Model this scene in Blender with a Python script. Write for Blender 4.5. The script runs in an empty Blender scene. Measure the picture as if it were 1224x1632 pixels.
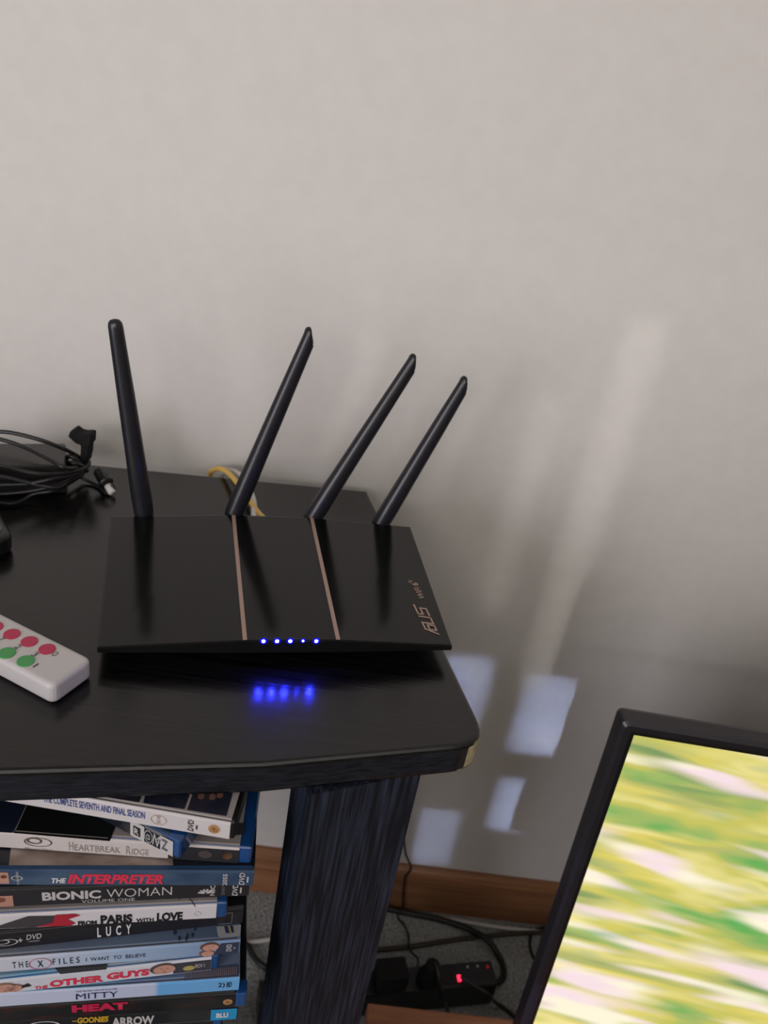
import bpy, bmesh, math, random
from mathutils import Vector, Matrix
random.seed(4)
R = math.radians
S = bpy.context.scene
COL = S.collection

# ------------------------------------------------------------------ camera
CZ = 1.0                                   # the lens is a metre above the carpet
PITCH, ROLL, YAW, FPX = R(28), R(10), R(3.45), 1226.0
FW = Vector((math.sin(YAW)*math.cos(PITCH), math.cos(YAW)*math.cos(PITCH), -math.sin(PITCH)))
R0 = Vector((math.cos(YAW), -math.sin(YAW), 0)); U0 = R0.cross(FW)
RT = math.cos(ROLL)*R0 + math.sin(ROLL)*U0
UP = math.cos(ROLL)*U0 - math.sin(ROLL)*R0
CAM = Vector((0, 0, CZ))
cd = bpy.data.cameras.new('camera'); cam = bpy.data.objects.new('camera', cd); COL.objects.link(cam)
m = Matrix((RT, UP, -FW)).transposed().to_4x4(); m.translation = CAM; cam.matrix_world = m
cd.sensor_fit = 'VERTICAL'; cd.sensor_height = 36; cd.lens = 36*FPX/1632
cd.clip_start = .02; cd.clip_end = 50
cd.dof.use_dof = True; cd.dof.focus_distance = .50; cd.dof.aperture_fstop = 9.0
S.camera = cam
# ------------------------------------------------------------------ world, lights, exposure
w = bpy.data.worlds.new('world'); S.world = w; w.use_nodes = True
w.node_tree.nodes['Background'].inputs[0].default_value = (.75, .85, 1, 1)
w.node_tree.nodes['Background'].inputs[1].default_value = .6
S.view_settings.view_transform = 'Standard'; S.view_settings.look = 'None'
S.view_settings.gamma = 1; S.view_settings.use_curve_mapping = False
S.view_settings.exposure = 0.0
WALL_Y = .71

def area(name, loc, target, sx, sy, power, color, spread=180):
    l = bpy.data.lights.new(name, 'AREA'); l.shape = 'RECTANGLE'; l.size = sx; l.size_y = sy
    l.energy = power; l.color = color; l.spread = R(spread)
    o = bpy.data.objects.new(name, l); COL.objects.link(o); o.location = loc
    d = Vector(target)-Vector(loc)
    o.rotation_euler = d.to_track_quat('-Z', 'Y').to_euler()
    return o
# daylight of the window in the wall behind the camera
area('window_daylight', (-.25, -2.9, 1.75), (.1, .71, 1.15), 1.15, .88, 40, (1, .945, .895))
# ceiling fill added in place of bounce from the rest of the room
area('room_fill', (.3, -1.2, 2.38), (.2, .2, 0), 2.6, 1.6, 12, (.99, .92, .96))

# cool fill lamp added on the left to lift the cases and leg
area('cool_left_fill', (-1.35, -1.5, .85), (-.05, .35, .35), .8, 1.3, 7.3, (.92, .89, .95), 92)

# ------------------------------------------------------------------ pixel rays -> places
def ray(x, y): return (FW*FPX + RT*(x-612) - UP*(y-816)).normalized()
def onz(x, y, z):
    d = ray(x, y); return CAM + d*((z-CZ)/d.z)
def ony(x, y, Y):
    d = ray(x, y); return CAM + d*(Y/d.y)
def onplane(x, y, p, n):
    d = ray(x, y); return CAM + d*((p-CAM).dot(n)/d.dot(n))

# ------------------------------------------------------------------ added narrow-beam lamps for the pale patches on the wall
for (gx, gy, sw, sh, pw, ox, cl) in ((868, 1142, .062, .118, .0112, -.24, 0), (816, 1284, .046, .092, .0068, -.14, 0), (738, 1100, .055, .100, .0070, .0, 0), (694, 1335, .050, .105, .0050, .02, 0), (932, 840, .036, .44, .0062, -.10, 1), (826, 810, .026, .26, .0016, -.05, 1)):
    p = ony(gx, gy, WALL_Y)
    area('wall_patch_beam', p+Vector((ox, -1.0, .10)), p, sw, sh, pw, (1, .97, .92) if cl else (.50, .62, 1.0), 2.2 if cl else 1.5)

# ------------------------------------------------------------------ materials
def mat(name, col=(.5, .5, .5), rough=.5, metal=0, spec=.5, emit=None, es=1, coat=0, alpha=None, trans=0):
    m = bpy.data.materials.new(name); m.use_nodes = True
    b = m.node_tree.nodes['Principled BSDF']
    b.inputs['Base Color'].default_value = (*col, 1); b.inputs['Roughness'].default_value = rough
    b.inputs['Metallic'].default_value = metal; b.inputs['Specular IOR Level'].default_value = spec
    b.inputs['Coat Weight'].default_value = coat
    b.inputs['Transmission Weight'].default_value = trans
    if emit: b.inputs['Emission Color'].default_value = (*emit, 1); b.inputs['Emission Strength'].default_value = es
    return m
def nodes(m):
    return m.node_tree, m.node_tree.nodes, m.node_tree.links, m.node_tree.nodes['Principled BSDF']
def noise_mat(name, c1, c2, scale=(1, 1, 1), ns=8, detail=4, rough=.5, bump=0, spec=.5, lo=.35, hi=.65, coat=0, rot=(0, 0, 0), bdist=.001, coord='Object', crough=.03):
    m = mat(name, c1, rough, spec=spec, coat=coat); t, n, l, b = nodes(m)
    b.inputs['Coat Roughness'].default_value = crough
    tc = n.new('ShaderNodeTexCoord'); mp = n.new('ShaderNodeMapping'); mp.inputs['Scale'].default_value = scale
    mp.inputs['Rotation'].default_value = rot
    nz = n.new('ShaderNodeTexNoise'); nz.inputs['Scale'].default_value = ns; nz.inputs['Detail'].default_value = detail
    cr = n.new('ShaderNodeValToRGB'); cr.color_ramp.elements[0].position = lo; cr.color_ramp.elements[1].position = hi
    cr.color_ramp.elements[0].color = (*c1, 1); cr.color_ramp.elements[1].color = (*c2, 1)
    l.new(tc.outputs[coord], mp.inputs[0]); l.new(mp.outputs[0], nz.inputs[0]); l.new(nz.outputs[0], cr.inputs[0]); l.new(cr.outputs[0], b.inputs['Base Color'])
    if bump:
        bp = n.new('ShaderNodeBump'); bp.inputs['Strength'].default_value = bump; bp.inputs['Distance'].default_value = bdist
        l.new(nz.outputs[0], bp.inputs['Height']); l.new(bp.outputs[0], b.inputs['Normal'])
    return m
TY = R(15)    # run of the grain of the stand
M = {}
M['wall'] = noise_mat('painted_wall', (.60, .576, .547), (.62, .596, .567), ns=60, rough=.6, bump=.12, bdist=.0004)
M['ceiling'] = mat('ceiling_paint', (.75, .74, .72), .9)
M['carpet'] = noise_mat('grey_carpet', (.24, .255, .25), (.46, .475, .46), ns=260, detail=6, rough=1, bump=.8, spec=.1, bdist=.004)
M['basewood'] = noise_mat('brown_baseboard_wood', (.20, .085, .038), (.34, .155, .07), scale=(1.2, 1, 26), ns=6, rough=.4, lo=.3, hi=.7)
M['benchwood'] = noise_mat('orange_brown_wood', (.26, .10, .045), (.36, .15, .07), scale=(2, 20, 8), ns=6, rough=.5)
M['top'] = noise_mat('black_brown_laminate', (.0016, .0015, .0015), (.0085, .0078, .0076), scale=(2.2, 75, 10), ns=8, detail=5, rough=.21, spec=.52, bump=.22, lo=.35, hi=.7, bdist=.0004)
M['topedge'] = noise_mat('black_edge_band', (.004, .0045, .007), (.016, .018, .026), scale=(2, 60, 110), ns=6, rough=.4, spec=.4)
M['leg'] = noise_mat('black_ash_grain', (.0065, .0085, .0150), (.038, .050, .082), scale=(150, 150, 6), ns=3, detail=5, rough=.5, spec=.3, lo=.42, hi=.78, bump=.2, bdist=.0006)
M['rawboard'] = noise_mat('worn_raw_board', (.34, .27, .14), (.5, .42, .26), ns=120, rough=.9)
M['router'] = mat('router_gloss_black', (.0035, .0034, .0034), .13, spec=.42)
M['routerside'] = mat('router_matt_black', (.004, .004, .004), .45, spec=.25)
M['copper'] = mat('copper_print', (.42, .29, .235), .35, metal=.3)
M['antenna'] = mat('antenna_satin_black', (.010, .010, .014), .33, spec=.5)
M['led'] = mat('blue_led', (0, 0, 0), .5, emit=(.022, .03, 1.0), es=800)
M['ledsmall'] = mat('dim_blue_led', (0, 0, 0), .5, emit=(.022, .03, 1.0), es=380)
M['ledglow'] = mat('blue_glare', (0, 0, .02), .4, emit=(0, 0, 1), es=.7)  # glare around the router LEDs, painted as a weak blue glow
M['red_neon'] = mat('red_neon', (.1, 0, 0), .5, emit=(1, .02, .06), es=3)
M['red_dim'] = mat('red_neon_dim', (.1, 0, 0), .5, emit=(1, .03, .08), es=.14)
M['white'] = mat('white_plastic', (.60, .575, .57), .38)
M['redbtn'] = mat('red_rubber', (.52, .035, .095), .5)
M['greenbtn'] = mat('green_rubber', (.075, .36, .105), .5)
M['darkprint'] = mat('grey_print', (.08, .075, .075), .6)
M['black'] = mat('black_plastic', (.007, .007, .008), .35)
M['blackmatt'] = mat('black_matt', (.007, .007, .007), .75, spec=.25)
M['cable'] = mat('black_cable', (.010, .010, .011), .42)
M['brick'] = mat('charger_black', (.012, .0115, .011), .33)
M['phonetop'] = mat('device_grey_top', (.045, .043, .042), .25)
M['palemetal'] = mat('bright_contact', (.62, .61, .58), .3)
M['silver'] = mat('silver_metal', (.8, .8, .8), .25, metal=1)
M['yellow'] = mat('yellow_cable', (.72, .46, .10), .45)
M['whitecable'] = mat('white_cable', (.62, .60, .58), .45)
M['browncable'] = mat('brown_cable', (.045, .035, .024), .5)
M['bluecase'] = mat('blue_case_plastic', (.010, .065, .23), .2, spec=.6, coat=.3)
M['frame'] = mat('monitor_black', (.016, .014, .019), .33)
M['framein'] = mat('monitor_inner_black', (.006, .006, .007), .3)
M['frameglint'] = mat('bezel_rim', (.09, .09, .10), .3)

# ------------------------------------------------------------------ mesh helpers
def link(name, me, m=None, parent=None):
    o = bpy.data.objects.new(name, me); COL.objects.link(o)
    if m is not None:
        for mm in (m if isinstance(m, (list, tuple)) else [m]): me.materials.append(mm)
    if parent: o.parent = parent
    return o
def tag(o, label=None, cat=None, group=None, kind=None):
    if label: o['label'] = label
    if cat: o['category'] = cat
    if group: o['group'] = group
    if kind: o['kind'] = kind
    return o
def empty(name, loc, rz=0, label=None, cat=None, group=None):
    o = bpy.data.objects.new(name, None); COL.objects.link(o); o.location = loc; o.rotation_euler = (0, 0, rz)
    o.empty_display_size = .02
    return tag(o, label, cat, group)
def frame_empty(name, origin, ex, ey, ez, **k):
    o = empty(name, (0, 0, 0), **k)
    mt = Matrix((ex, ey, ez)).transposed().to_4x4(); mt.translation = origin; o.matrix_world = mt
    return o
def from_bm(name, bm, m=None, parent=None, smooth=False):
    me = bpy.data.meshes.new(name); bm.normal_update(); bm.to_mesh(me); bm.free()
    if smooth:
        for p in me.polygons: p.use_smooth = True
    return link(name, me, m, parent)
def box_bm(lo, hi, bev=0, seg=2):
    bm = bmesh.new(); bmesh.ops.create_cube(bm, size=1)
    lo, hi = Vector(lo), Vector(hi)
    for v in bm.verts:
        v.co = Vector(((lo[i]+hi[i])/2 + v.co[i]*(hi[i]-lo[i])) for i in range(3))
    if bev: bmesh.ops.bevel(bm, geom=bm.edges[:], offset=bev, segments=seg, profile=.6, affect='EDGES')
    return bm
def box(name, lo, hi, m, parent=None, bev=0, seg=2):
    return from_bm(name, box_bm(lo, hi, bev, seg), m, parent, smooth=False)
def prism(name, pts, z0, z1, m, parent=None, bev=0, sidemat=None, seg=2):
    bm = bmesh.new()
    lo = [bm.verts.new((p[0], p[1], z0)) for p in pts]; hi = [bm.verts.new((p[0], p[1], z1)) for p in pts]
    bm.faces.new(list(reversed(lo))); tf = bm.faces.new(hi)
    n = len(pts)
    for i in range(n):
        f = bm.faces.new((lo[i], lo[(i+1) % n], hi[(i+1) % n], hi[i]))
        if sidemat is not None: f.material_index = sidemat(i)
    bmesh.ops.recalc_face_normals(bm, faces=bm.faces[:])
    if bev:
        es = [e for e in bm.edges if abs(e.verts[0].co.z-e.verts[1].co.z) < 1e-7]
        bmesh.ops.bevel(bm, geom=es, offset=bev, segments=seg, profile=.5, affect='EDGES')
    return from_bm(name, bm, m, parent)
def smooth_path(pts, n=8):
    P = [Vector(p) for p in pts]
    if len(P) < 3: return P
    P = [P[0]*2-P[1]] + P + [P[-1]*2-P[-2]]; out = []
    for i in range(1, len(P)-2):
        a, b, c, d = P[i-1:i+3]
        for k in range(n):
            t = k/n
            out.append(.5*((2*b)+(c-a)*t+(2*a-5*b+4*c-d)*t*t+(3*b-a-3*c+d)*t**3))
    out.append(P[-2]); return out
def tube_bm(bm, path, rad, sides=10, cap=True, flat=1.0):
    rads = rad if isinstance(rad, (list, tuple)) else [rad]*len(path)
    t = (path[1]-path[0]).normalized(); up = Vector((0, 0, 1)) if abs(t.z) < .9 else Vector((1, 0, 0))
    nrm = (up - t*up.dot(t)).normalized(); rings = []
    for i, p in enumerate(path):
        a = path[max(i-1, 0)]; b = path[min(i+1, len(path)-1)]
        t = (b-a).normalized(); nrm = (nrm - t*nrm.dot(t)).normalized(); bi = t.cross(nrm)
        rings.append([bm.verts.new(p + nrm*math.cos(2*math.pi*k/sides)*rads[i]*flat + bi*math.sin(2*math.pi*k/sides)*rads[i]) for k in range(sides)])
    for a, b in zip(rings, rings[1:]):
        for k in range(sides): bm.faces.new((a[k], a[(k+1) % sides], b[(k+1) % sides], b[k]))
    if cap: bm.faces.new(list(reversed(rings[0]))); bm.faces.new(rings[-1])
def tube(name, pts, rad, m, parent=None, n=8, sides=10, flat=1.0):
    bm = bmesh.new(); tube_bm(bm, smooth_path(pts, n), rad, sides, flat=flat); return from_bm(name, bm, m, parent, smooth=True)
def lathe(name, a, b, prof, m, parent=None, sides=20):
    """prof: (t along a->b in metres, radius)"""
    a, b = Vector(a), Vector(b); t = (b-a).normalized()
    up = Vector((0, 0, 1)) if abs(t.z) < .9 else Vector((0, 1, 0))
    x = (up-t*up.dot(t)).normalized(); y = t.cross(x); bm = bmesh.new(); rings = []
    for s, r in prof: rings.append([bm.verts.new(a+t*s+(x*math.cos(2*math.pi*k/sides)+y*math.sin(2*math.pi*k/sides))*max(r, 1e-5)) for k in range(sides)])
    for p, q in zip(rings, rings[1:]):
        for k in range(sides): bm.faces.new((p[k], p[(k+1) % sides], q[(k+1) % sides], q[k]))
    bm.faces.new(list(reversed(rings[0]))); bm.faces.new(rings[-1])
    bmesh.ops.recalc_face_normals(bm, faces=bm.faces[:])
    o = from_bm(name, bm, m, parent, smooth=True); return o
def disc(name, c, n, r, m, parent=None, h=.0008, sides=24, sx=1, bulge=False):
    c, n = Vector(c), Vector(n).normalized()
    x = (Vector((1, 0, 0))-n*n.x).normalized(); y = n.cross(x); bm = bmesh.new(); rings = []
    pr = [(0, 1), (h*.75, 1), (h, .88)] if bulge else [(0, 1), (h, 1)]
    for z, k2 in pr: rings.append([bm.verts.new(c+n*z+(x*math.cos(2*math.pi*k/sides)*sx+y*math.sin(2*math.pi*k/sides))*r*k2) for k in range(sides)])
    for p, q in zip(rings, rings[1:]):
        for k in range(sides): bm.faces.new((p[k], p[(k+1) % sides], q[(k+1) % sides], q[k]))
    bm.faces.new(rings[-1]); bm.faces.new(list(reversed(rings[0])))
    return from_bm(name, bm, m, parent)
PRINT = {}
def pm(col, rough=.45, metal=0):
    k = (tuple(col), rough, metal)
    if k not in PRINT: PRINT[k] = mat('printed_ink', col, rough, metal=metal)
    return PRINT[k]
def text_mesh(s, bold=0.0, shear=0.0, space=1.0):
    c = bpy.data.curves.new('t', 'FONT'); c.body = s; c.offset = bold; c.shear = shear; c.space_character = space; c.resolution_u = 3
    o = bpy.data.objects.new('t', c); COL.objects.link(o)
    dg = bpy.context.evaluated_depsgraph_get(); dg.update()
    me = bpy.data.meshes.new_from_object(o.evaluated_get(dg)); bpy.data.objects.remove(o); bpy.data.curves.remove(c)
    return me
def text(name, s, O, ex, ey, x0, x1, y0, y1, m, parent=None, bold=0.0, shear=0.0, space=1.0, lift=.0003, skew=0):
    """lettering fitted in the box [x0,x1]x[y0,y1] of the plane O, ex, ey"""
    me = text_mesh(s, bold, shear, space)
    X = [v.co.x for v in me.vertices]; Y = [v.co.y for v in me.vertices]
    a, b, c, d = min(X), max(X), min(Y), max(Y); n = ex.cross(ey).normalized()
    for v in me.vertices:
        u = x0+(v.co.x-a)/(b-a)*(x1-x0); w_ = y0+(v.co.y-c)/(d-c)*(y1-y0)
        v.co = O + ex*u + ey*w_ + n*lift
    return link(name, me, m, parent)
def quad_mesh(name, pts, m, parent=None, uv=False):
    me = bpy.data.meshes.new(name); me.from_pydata([tuple(p) for p in pts], [], [tuple(range(len(pts)))])
    if uv:
        ul = me.uv_layers.new(name='UVMap')
        for i, c in enumerate(((0, 0), (1, 0), (1, 1), (0, 1))): ul.data[i].uv = c
    return link(name, me, m, parent)

# ------------------------------------------------------------------ the room
def structure(name, lo, hi, m): return tag(box(name, lo, hi, m), kind='structure')
XL, XR, YF, ZC = -1.7, 2.3, -3.0, 2.45
structure('floor', (XL-.1, YF-.1, -.06), (XR+.1, WALL_Y+.1, 0), M['carpet'])
structure('wall_back', (XL-.1, WALL_Y, 0), (XR+.1, WALL_Y+.1, ZC), M['wall'])
structure('wall_left', (XL-.1, YF, 0), (XL, WALL_Y, ZC), M['wall'])
structure('wall_right', (XR, YF, 0), (XR+.1, WALL_Y, ZC), M['wall'])
structure('ceiling', (XL-.1, YF-.1, ZC), (XR+.1, WALL_Y+.1, ZC+.1), M['ceiling'])
# the wall behind the camera, with its window opening
bm = bmesh.new()
for lo, hi in (((XL, YF-.1, 0), (-.85, YF, ZC)), ((.35, YF-.1, 0), (XR, YF, ZC)), ((-.85, YF-.1, 0), (.35, YF, 1.28)), ((-.85, YF-.1, 2.22), (.35, YF, ZC))):
    b2 = box_bm(lo, hi); me = bpy.data.meshes.new('x'); b2.to_mesh(me); b2.free(); bm.from_mesh(me); bpy.data.meshes.remove(me)
tag(from_bm('wall_front', bm, M['wall']), kind='structure')
bm = bmesh.new()
bm_parts = (((-.85, YF-.06, 1.28), (-.80, YF-.02, 2.22)), ((.30, YF-.06, 1.28), (.35, YF-.02, 2.22)), ((-.85, YF-.06, 1.28), (.35, YF-.02, 1.33)), ((-.85, YF-.06, 2.17), (.35, YF-.02, 2.22)), ((-.27, YF-.06, 1.28), (-.23, YF-.02, 2.22)))
for lo, hi in bm_parts:
    b2 = box_bm(lo, hi); me = bpy.data.meshes.new('x'); b2.to_mesh(me); b2.free(); bm.from_mesh(me); bpy.data.meshes.remove(me)
win = tag(from_bm('window_1', bm, M['white']), kind='structure')
box('pane', (-.81, YF-.045, 1.32), (-.26, YF-.04, 2.18), mat('window_glass', (1, 1, 1), .02, trans=1), win)
box('pane', (-.24, YF-.045, 1.32), (.31, YF-.04, 2.18), bpy.data.materials['window_glass'], win)
# baseboard with an eased top edge
BY = .698
bm = bmesh.new()
prof = [(WALL_Y, 0), (BY, 0), (BY, .070), (BY+.003, .077), (BY+.008, .081), (WALL_Y, .082)]
A_ = [bm.verts.new((XL, y, z)) for y, z in prof]; B_ = [bm.verts.new((XR, y, z)) for y, z in prof]
for i in range(len(prof)):
    j = (i+1) % len(prof); bm.faces.new((A_[i], A_[j], B_[j], B_[i]))
bm.faces.new(A_); bm.faces.new(list(reversed(B_))); bmesh.ops.recalc_face_normals(bm, faces=bm.faces[:])
tag(from_bm('baseboard_back', bm, M['basewood']), kind='structure')
# unseen cabinet shape added behind the camera to shade the lower wall
blocker = empty('light_blocker', (.9, -.72, 0), 0, 'plain pale low cabinet shape added behind the camera to block light', 'light_blocker')
blockerm = mat('light_blocker_paint', (.62, .58, .54), .6)
box('body', (-1.25, -.2, 0), (1.25, .2, 1.03), blockerm, blocker, .004)
for k in (-1, 1):
    d = box('door', (-1.23 if k < 0 else .003, .2, .06), (-.003 if k < 0 else 1.23, .218, 1.0), blockerm, blocker, .003)
    box('handle', (k*.06-.006, .218, .6), (k*.06+.006, .24, .72), M['silver'], d, .003)

# ------------------------------------------------------------------ television stand
TZ = .657; TT = .024
bl = onz(150, 740, TZ); br = onz(585, 782, TZ); sr = onz(762, 1145, TZ)
f0 = onz(0, 1231, TZ); f4 = onz(420, 1219, TZ)
stand = empty('television_stand', (-.35, .45, 0), 0, 'black-brown wood grain television stand with rounded corners beside pale wall', 'tv stand')
base_inv = Matrix.Translation((.35, -.45, 0))
def W(o):   # parts written in world coordinates under the stand's Empty
    o.matrix_parent_inverse = base_inv; return o
bd = (br-bl).normalized(); backleft = bl - bd*.62
sd = (sr-br).normalized()
fr_dir = (onz(735, 1190, TZ)-f4).normalized()
# sharp corner where the side and the front would meet
def isect(p, d, q, e):
    den = d.x*e.y-d.y*e.x; t = ((q.x-p.x)*e.y-(q.y-p.y)*e.x)/den; return p+d*t
cor = isect(br, sd, f4, fr_dir)
rc = .024
p1 = cor - sd*rc; p2 = cor - fr_dir*rc
cpts = []
for k in range(9):
    t = k/8; cpts.append((1-t)**2*p1 + 2*t*(1-t)*cor + t*t*p2)
fl = [f4, f0]
q = f0.copy(); ang = math.atan2((f4-f0).y, (f4-f0).x)
for k in range(6):
    ang -= R(2.3); q = q - Vector((math.cos(ang), math.sin(ang), 0))*.11; fl.append(q.copy())
outline = [backleft, bl, br] + cpts + fl
ne = len(outline)
def sm(i): return 1
top_o = W(prism('tabletop', [(p.x, p.y) for p in outline], TZ-TT, TZ, [M['top'], M['topedge'], M['rawboard']], stand, bev=.0032, seg=3, sidemat=lambda i: 2 if 5 <= i <= 8 else 1))
top_o['label'] = 'black-brown glossy wood grain top with a worn pale corner'
# grain runs along the front: give object texture coordinates turned with the front edge
tx = M['top'].node_tree.nodes['Mapping']; tx.inputs['Rotation'].default_value = (0, 0, -TY)
tx = M['topedge'].node_tree.nodes['Mapping']; tx.inputs['Rotation'].default_value = (0, 0, -TY)
# leg at the right front: a flat post
ZB = TZ-TT
LA = onz(492, 1268, ZB); LB = onz(671.5, 1232, ZB)
ld = (LB-LA).normalized(); ln = Vector((-ld.y, ld.x, 0))
def post(name, a, wd, dp):
    pts = [a, a+ld*wd, a+ld*wd+ln*dp, a+ln*dp]
    return W(prism(name, [(p.x, p.y) for p in pts], 0, ZB, M['leg'], stand))
lw = (LB-LA).length
post('leg', LA, lw, .030)
post('leg', Vector((.012, .625, 0)), .045, .028)
post('leg', Vector((-.78, .10, 0)), lw, .030)
post('leg', Vector((-.80, .50, 0)), .045, .028)
# lower shelf with the upright that carries it
sx1 = -.062
W(box('divider', (sx1-.016, .32, 0), (sx1, .50, .40), M['leg'], stand))
W(box('shelf', (-.79, .24, .385), (sx1-.0, .50, .403), M['leg'], stand))
W(box('divider', (-.60, .26, 0), (-.584, .50, .385), M['leg'], stand))

# ------------------------------------------------------------------ router
RA = onz(155, 1032, TZ+.016); RB = onz(721, 1029, TZ+.016)
ru = (RB-RA).normalized(); rn = Vector((-ru.y, ru.x, 0)); rw = (RB-RA).length
tilt = R(6); rv = rn*math.cos(tilt)+Vector((0, 0, 1))*math.sin(tilt); rm = ru.cross(rv)
RD = .1395; BUMP = .0065
Rbase = Vector((RA.x, RA.y, TZ)); yaw_r = math.atan2(ru.y, ru.x)
router = empty('router', Rbase, yaw_r, 'black glossy wireless router with four antennas and blue lights on the stand', 'router')
RI = (Matrix.Translation(Rbase) @ Matrix.Rotation(yaw_r, 4, 'Z')).inverted()
def RL(o): o.matrix_parent_inverse = RI; return o
def rp(x, y, lift=0):
    """world point on the router's sloping top plane, raised by lift, seen at a pixel"""
    return onplane(x, y, RA+rm*lift, rm)
def uv_of(P): return ((P-RA).dot(ru), (P-RA).dot(rv))
s1f = uv_of(rp(390, 1012, BUMP))[0]; s2f = uv_of(rp(537.5, 1012, BUMP))[0]
s1b = uv_of(rp(372, 818, BUMP))[0]; s2b = uv_of(rp(497, 826, BUMP))[0]
def top(u, v, lift): return RA + ru*u + rv*v + rm*lift
blu = uv_of(rp(178, 820, 0)); bru = uv_of(rp(655, 842, 0))
D = (blu[1]+bru[1])/2
loopT = [top(0, 0, 0), top(s1f, -.001, BUMP), top(s2f, -.001, BUMP), top(rw, 0, 0), top(bru[0], D, 0), top(s2b, D, BUMP*.9), top(s1b, D, BUMP*.9), top(blu[0], D, 0)]
dz = Vector((0, 0, 1))
drop = [.004, .010, .010, .004, .012, .016, .016, .012]
loopE = [p-dz*d for p, d in zip(loopT, drop)]
def flat(u, v, z): p = RA+ru*u+rn*v; return Vector((p.x, p.y, TZ+z))
loopB = [flat(.035, .030, .002), flat(s1f, .024, .002), flat(s2f, .024, .002), flat(rw-.03, .030, .002), flat(rw-.03, D-.006, .002), flat(s2f, D-.004, .002), flat(s1f, D-.004, .002), flat(.035, D-.006, .002)]
bm = bmesh.new()
T_ = [bm.verts.new(p) for p in loopT]; E_ = [bm.verts.new(p) for p in loopE]; B_ = [bm.verts.new(p) for p in loopB]
for q in ((0, 1, 6, 7), (1, 2, 5, 6), (2, 3, 4, 5)): bm.faces.new([T_[i] for i in q])
side = []
for i in range(8):
    j = (i+1) % 8; f = bm.faces.new((T_[j], T_[i], E_[i], E_[j])); g = bm.faces.new((E_[j], E_[i], B_[i], B_[j])); f.material_index = 1; g.material_index = 1
f = bm.faces.new(list(reversed(B_))); f.material_index = 1
bmesh.ops.recalc_face_normals(bm, faces=bm.faces[:])
rim = [e for e in bm.edges if (e.verts[0] in T_ and e.verts[1] in T_ and not ({e.verts[0], e.verts[1]} in ({T_[1], T_[6]}, {T_[2], T_[5]})))]
bmesh.ops.bevel(bm, geom=rim, offset=.0009, segments=2, profile=.5, affect='EDGES')
RL(from_bm('housing', bm, [M['router'], M['routerside']], router))
# copper stripes let into the top
for (uf, ub) in ((s1f, s1b), (s2f, s2b)):
    w2 = .00135
    pts = [top(uf-w2, -.0003, BUMP+.0001), top(uf+w2, -.0003, BUMP+.0001), top(ub+w2, D, BUMP*.9+.0001), top(ub-w2, D, BUMP*.9+.0001)]
    bm = bmesh.new(); a = [bm.verts.new(p+rm*.0004) for p in pts]; b = [bm.verts.new(p-rm*.0015) for p in pts]
    bm.faces.new(a); bm.faces.new(list(reversed(b)))
    for i in range(4): bm.faces.new((a[i], b[i], b[(i+1) % 4], a[(i+1) % 4]))
    bmesh.ops.recalc_face_normals(bm, faces=bm.faces[:])
    RL(from_bm('stripe', bm, M['copper'], router))
# five lights on the front lip
lipn = -rn
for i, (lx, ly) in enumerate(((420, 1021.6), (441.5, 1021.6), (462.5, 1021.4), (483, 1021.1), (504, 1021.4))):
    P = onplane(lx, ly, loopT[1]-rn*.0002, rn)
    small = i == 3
    RL(disc('led_halo', P, lipn, .0019 if small else .0026, M['ledglow'], router, h=.0002, sides=16))  # glowing disc that stands in for the glare round each light
    RL(disc('indicator_light', P, lipn, .0007 if small else .0011, M['ledsmall'] if small else M['led'], router, h=.0004, sides=12))
# maker's mark along the right edge, written from the front towards the back
def ribbon(bm, pts, w_, O, ex, ey, n):
    for (a, b) in zip(pts, pts[1:]):
        a, b = Vector((a[0], a[1], 0)), Vector((b[0], b[1], 0)); d = (b-a).normalized(); pr = Vector((-d.y, d.x, 0))*w_/2
        a2, b2 = a-d*w_/2, b+d*w_/2
        vs = [bm.verts.new(O+ex*p.x+ey*p.y+n) for p in (a2-pr, b2-pr, b2+pr, a2+pr)]; bm.faces.new(vs)
wing = onplane
wu0, wu1 = s2f, rw
def onwing(x, y):
    p0, p1_, p2_ = loopT[3], loopT[4], loopT[2]
    n = (p1_-p0).cross(p2_-p0).normalized()
    if n.z < 0: n = -n
    return onplane(x, y, p0, n), n
L0, wn = onwing(698, 1010); L1, _ = onwing(674, 961)
lex = (L1-L0); ll = lex.length; lex.normalize(); ley = wn.cross(lex).normalized()   # letter tops point to the left
# measure letter height from the picture
Lh, _ = onwing(668, 962); hgt = abs((Lh-L0).dot(ley)); Lq, _ = onwing(683, 1002)
hgt = .0082
bm = bmesh.new(); k = ll/4.45; kh = hgt
def LP(l): return [((x+.28*y)*k*.94, y*kh) for x, y in l]
for l in ([(-.1, 0), (.45, 1), (1.35, 1)], [(.62, .62), (1.15, .62), (1.15, 0), (.42, 0), (.42, .55)],
          [(1.42, 1), (1.42, .05)], [(1.42, 0), (2.35, 0), (2.35, 1)],
          [(4.1, 1), (2.75, 1), (2.75, .55), (3.75, .55), (3.75, 0), (2.7, 0)]):
    ribbon(bm, LP(l), .0014, L0, lex, ley, wn*.00035)
RL(from_bm('maker_mark', bm, M['copper'], router))
W0, _ = onwing(677, 954); W1, _ = onwing(666, 934); wex = lex; wl = (W1-W0).length*1.25
RL(text('wifi_lettering', 'WiFi', W0, wex, ley, 0, wl*.72, 0, .0048, M['copper'], router, bold=.01, shear=.2, lift=.00035))
RL(text('wifi_lettering', '6', W0, wex, ley, wl*.80, wl*1.0, -.0002, .0056, M['copper'], router, bold=.02, lift=.00035))
bm = bmesh.new()
for r_ in (.0010, .0019):
    ribbon(bm, [(wl*1.03+r_*math.cos(a), .0047+r_*math.sin(a)) for a in (R(-40), R(-10), R(20), R(50), R(80), R(110))], .0005, W0, wex, ley, wn*.00035)
RL(from_bm('wifi_symbol', bm, M['copper'], router))
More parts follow.
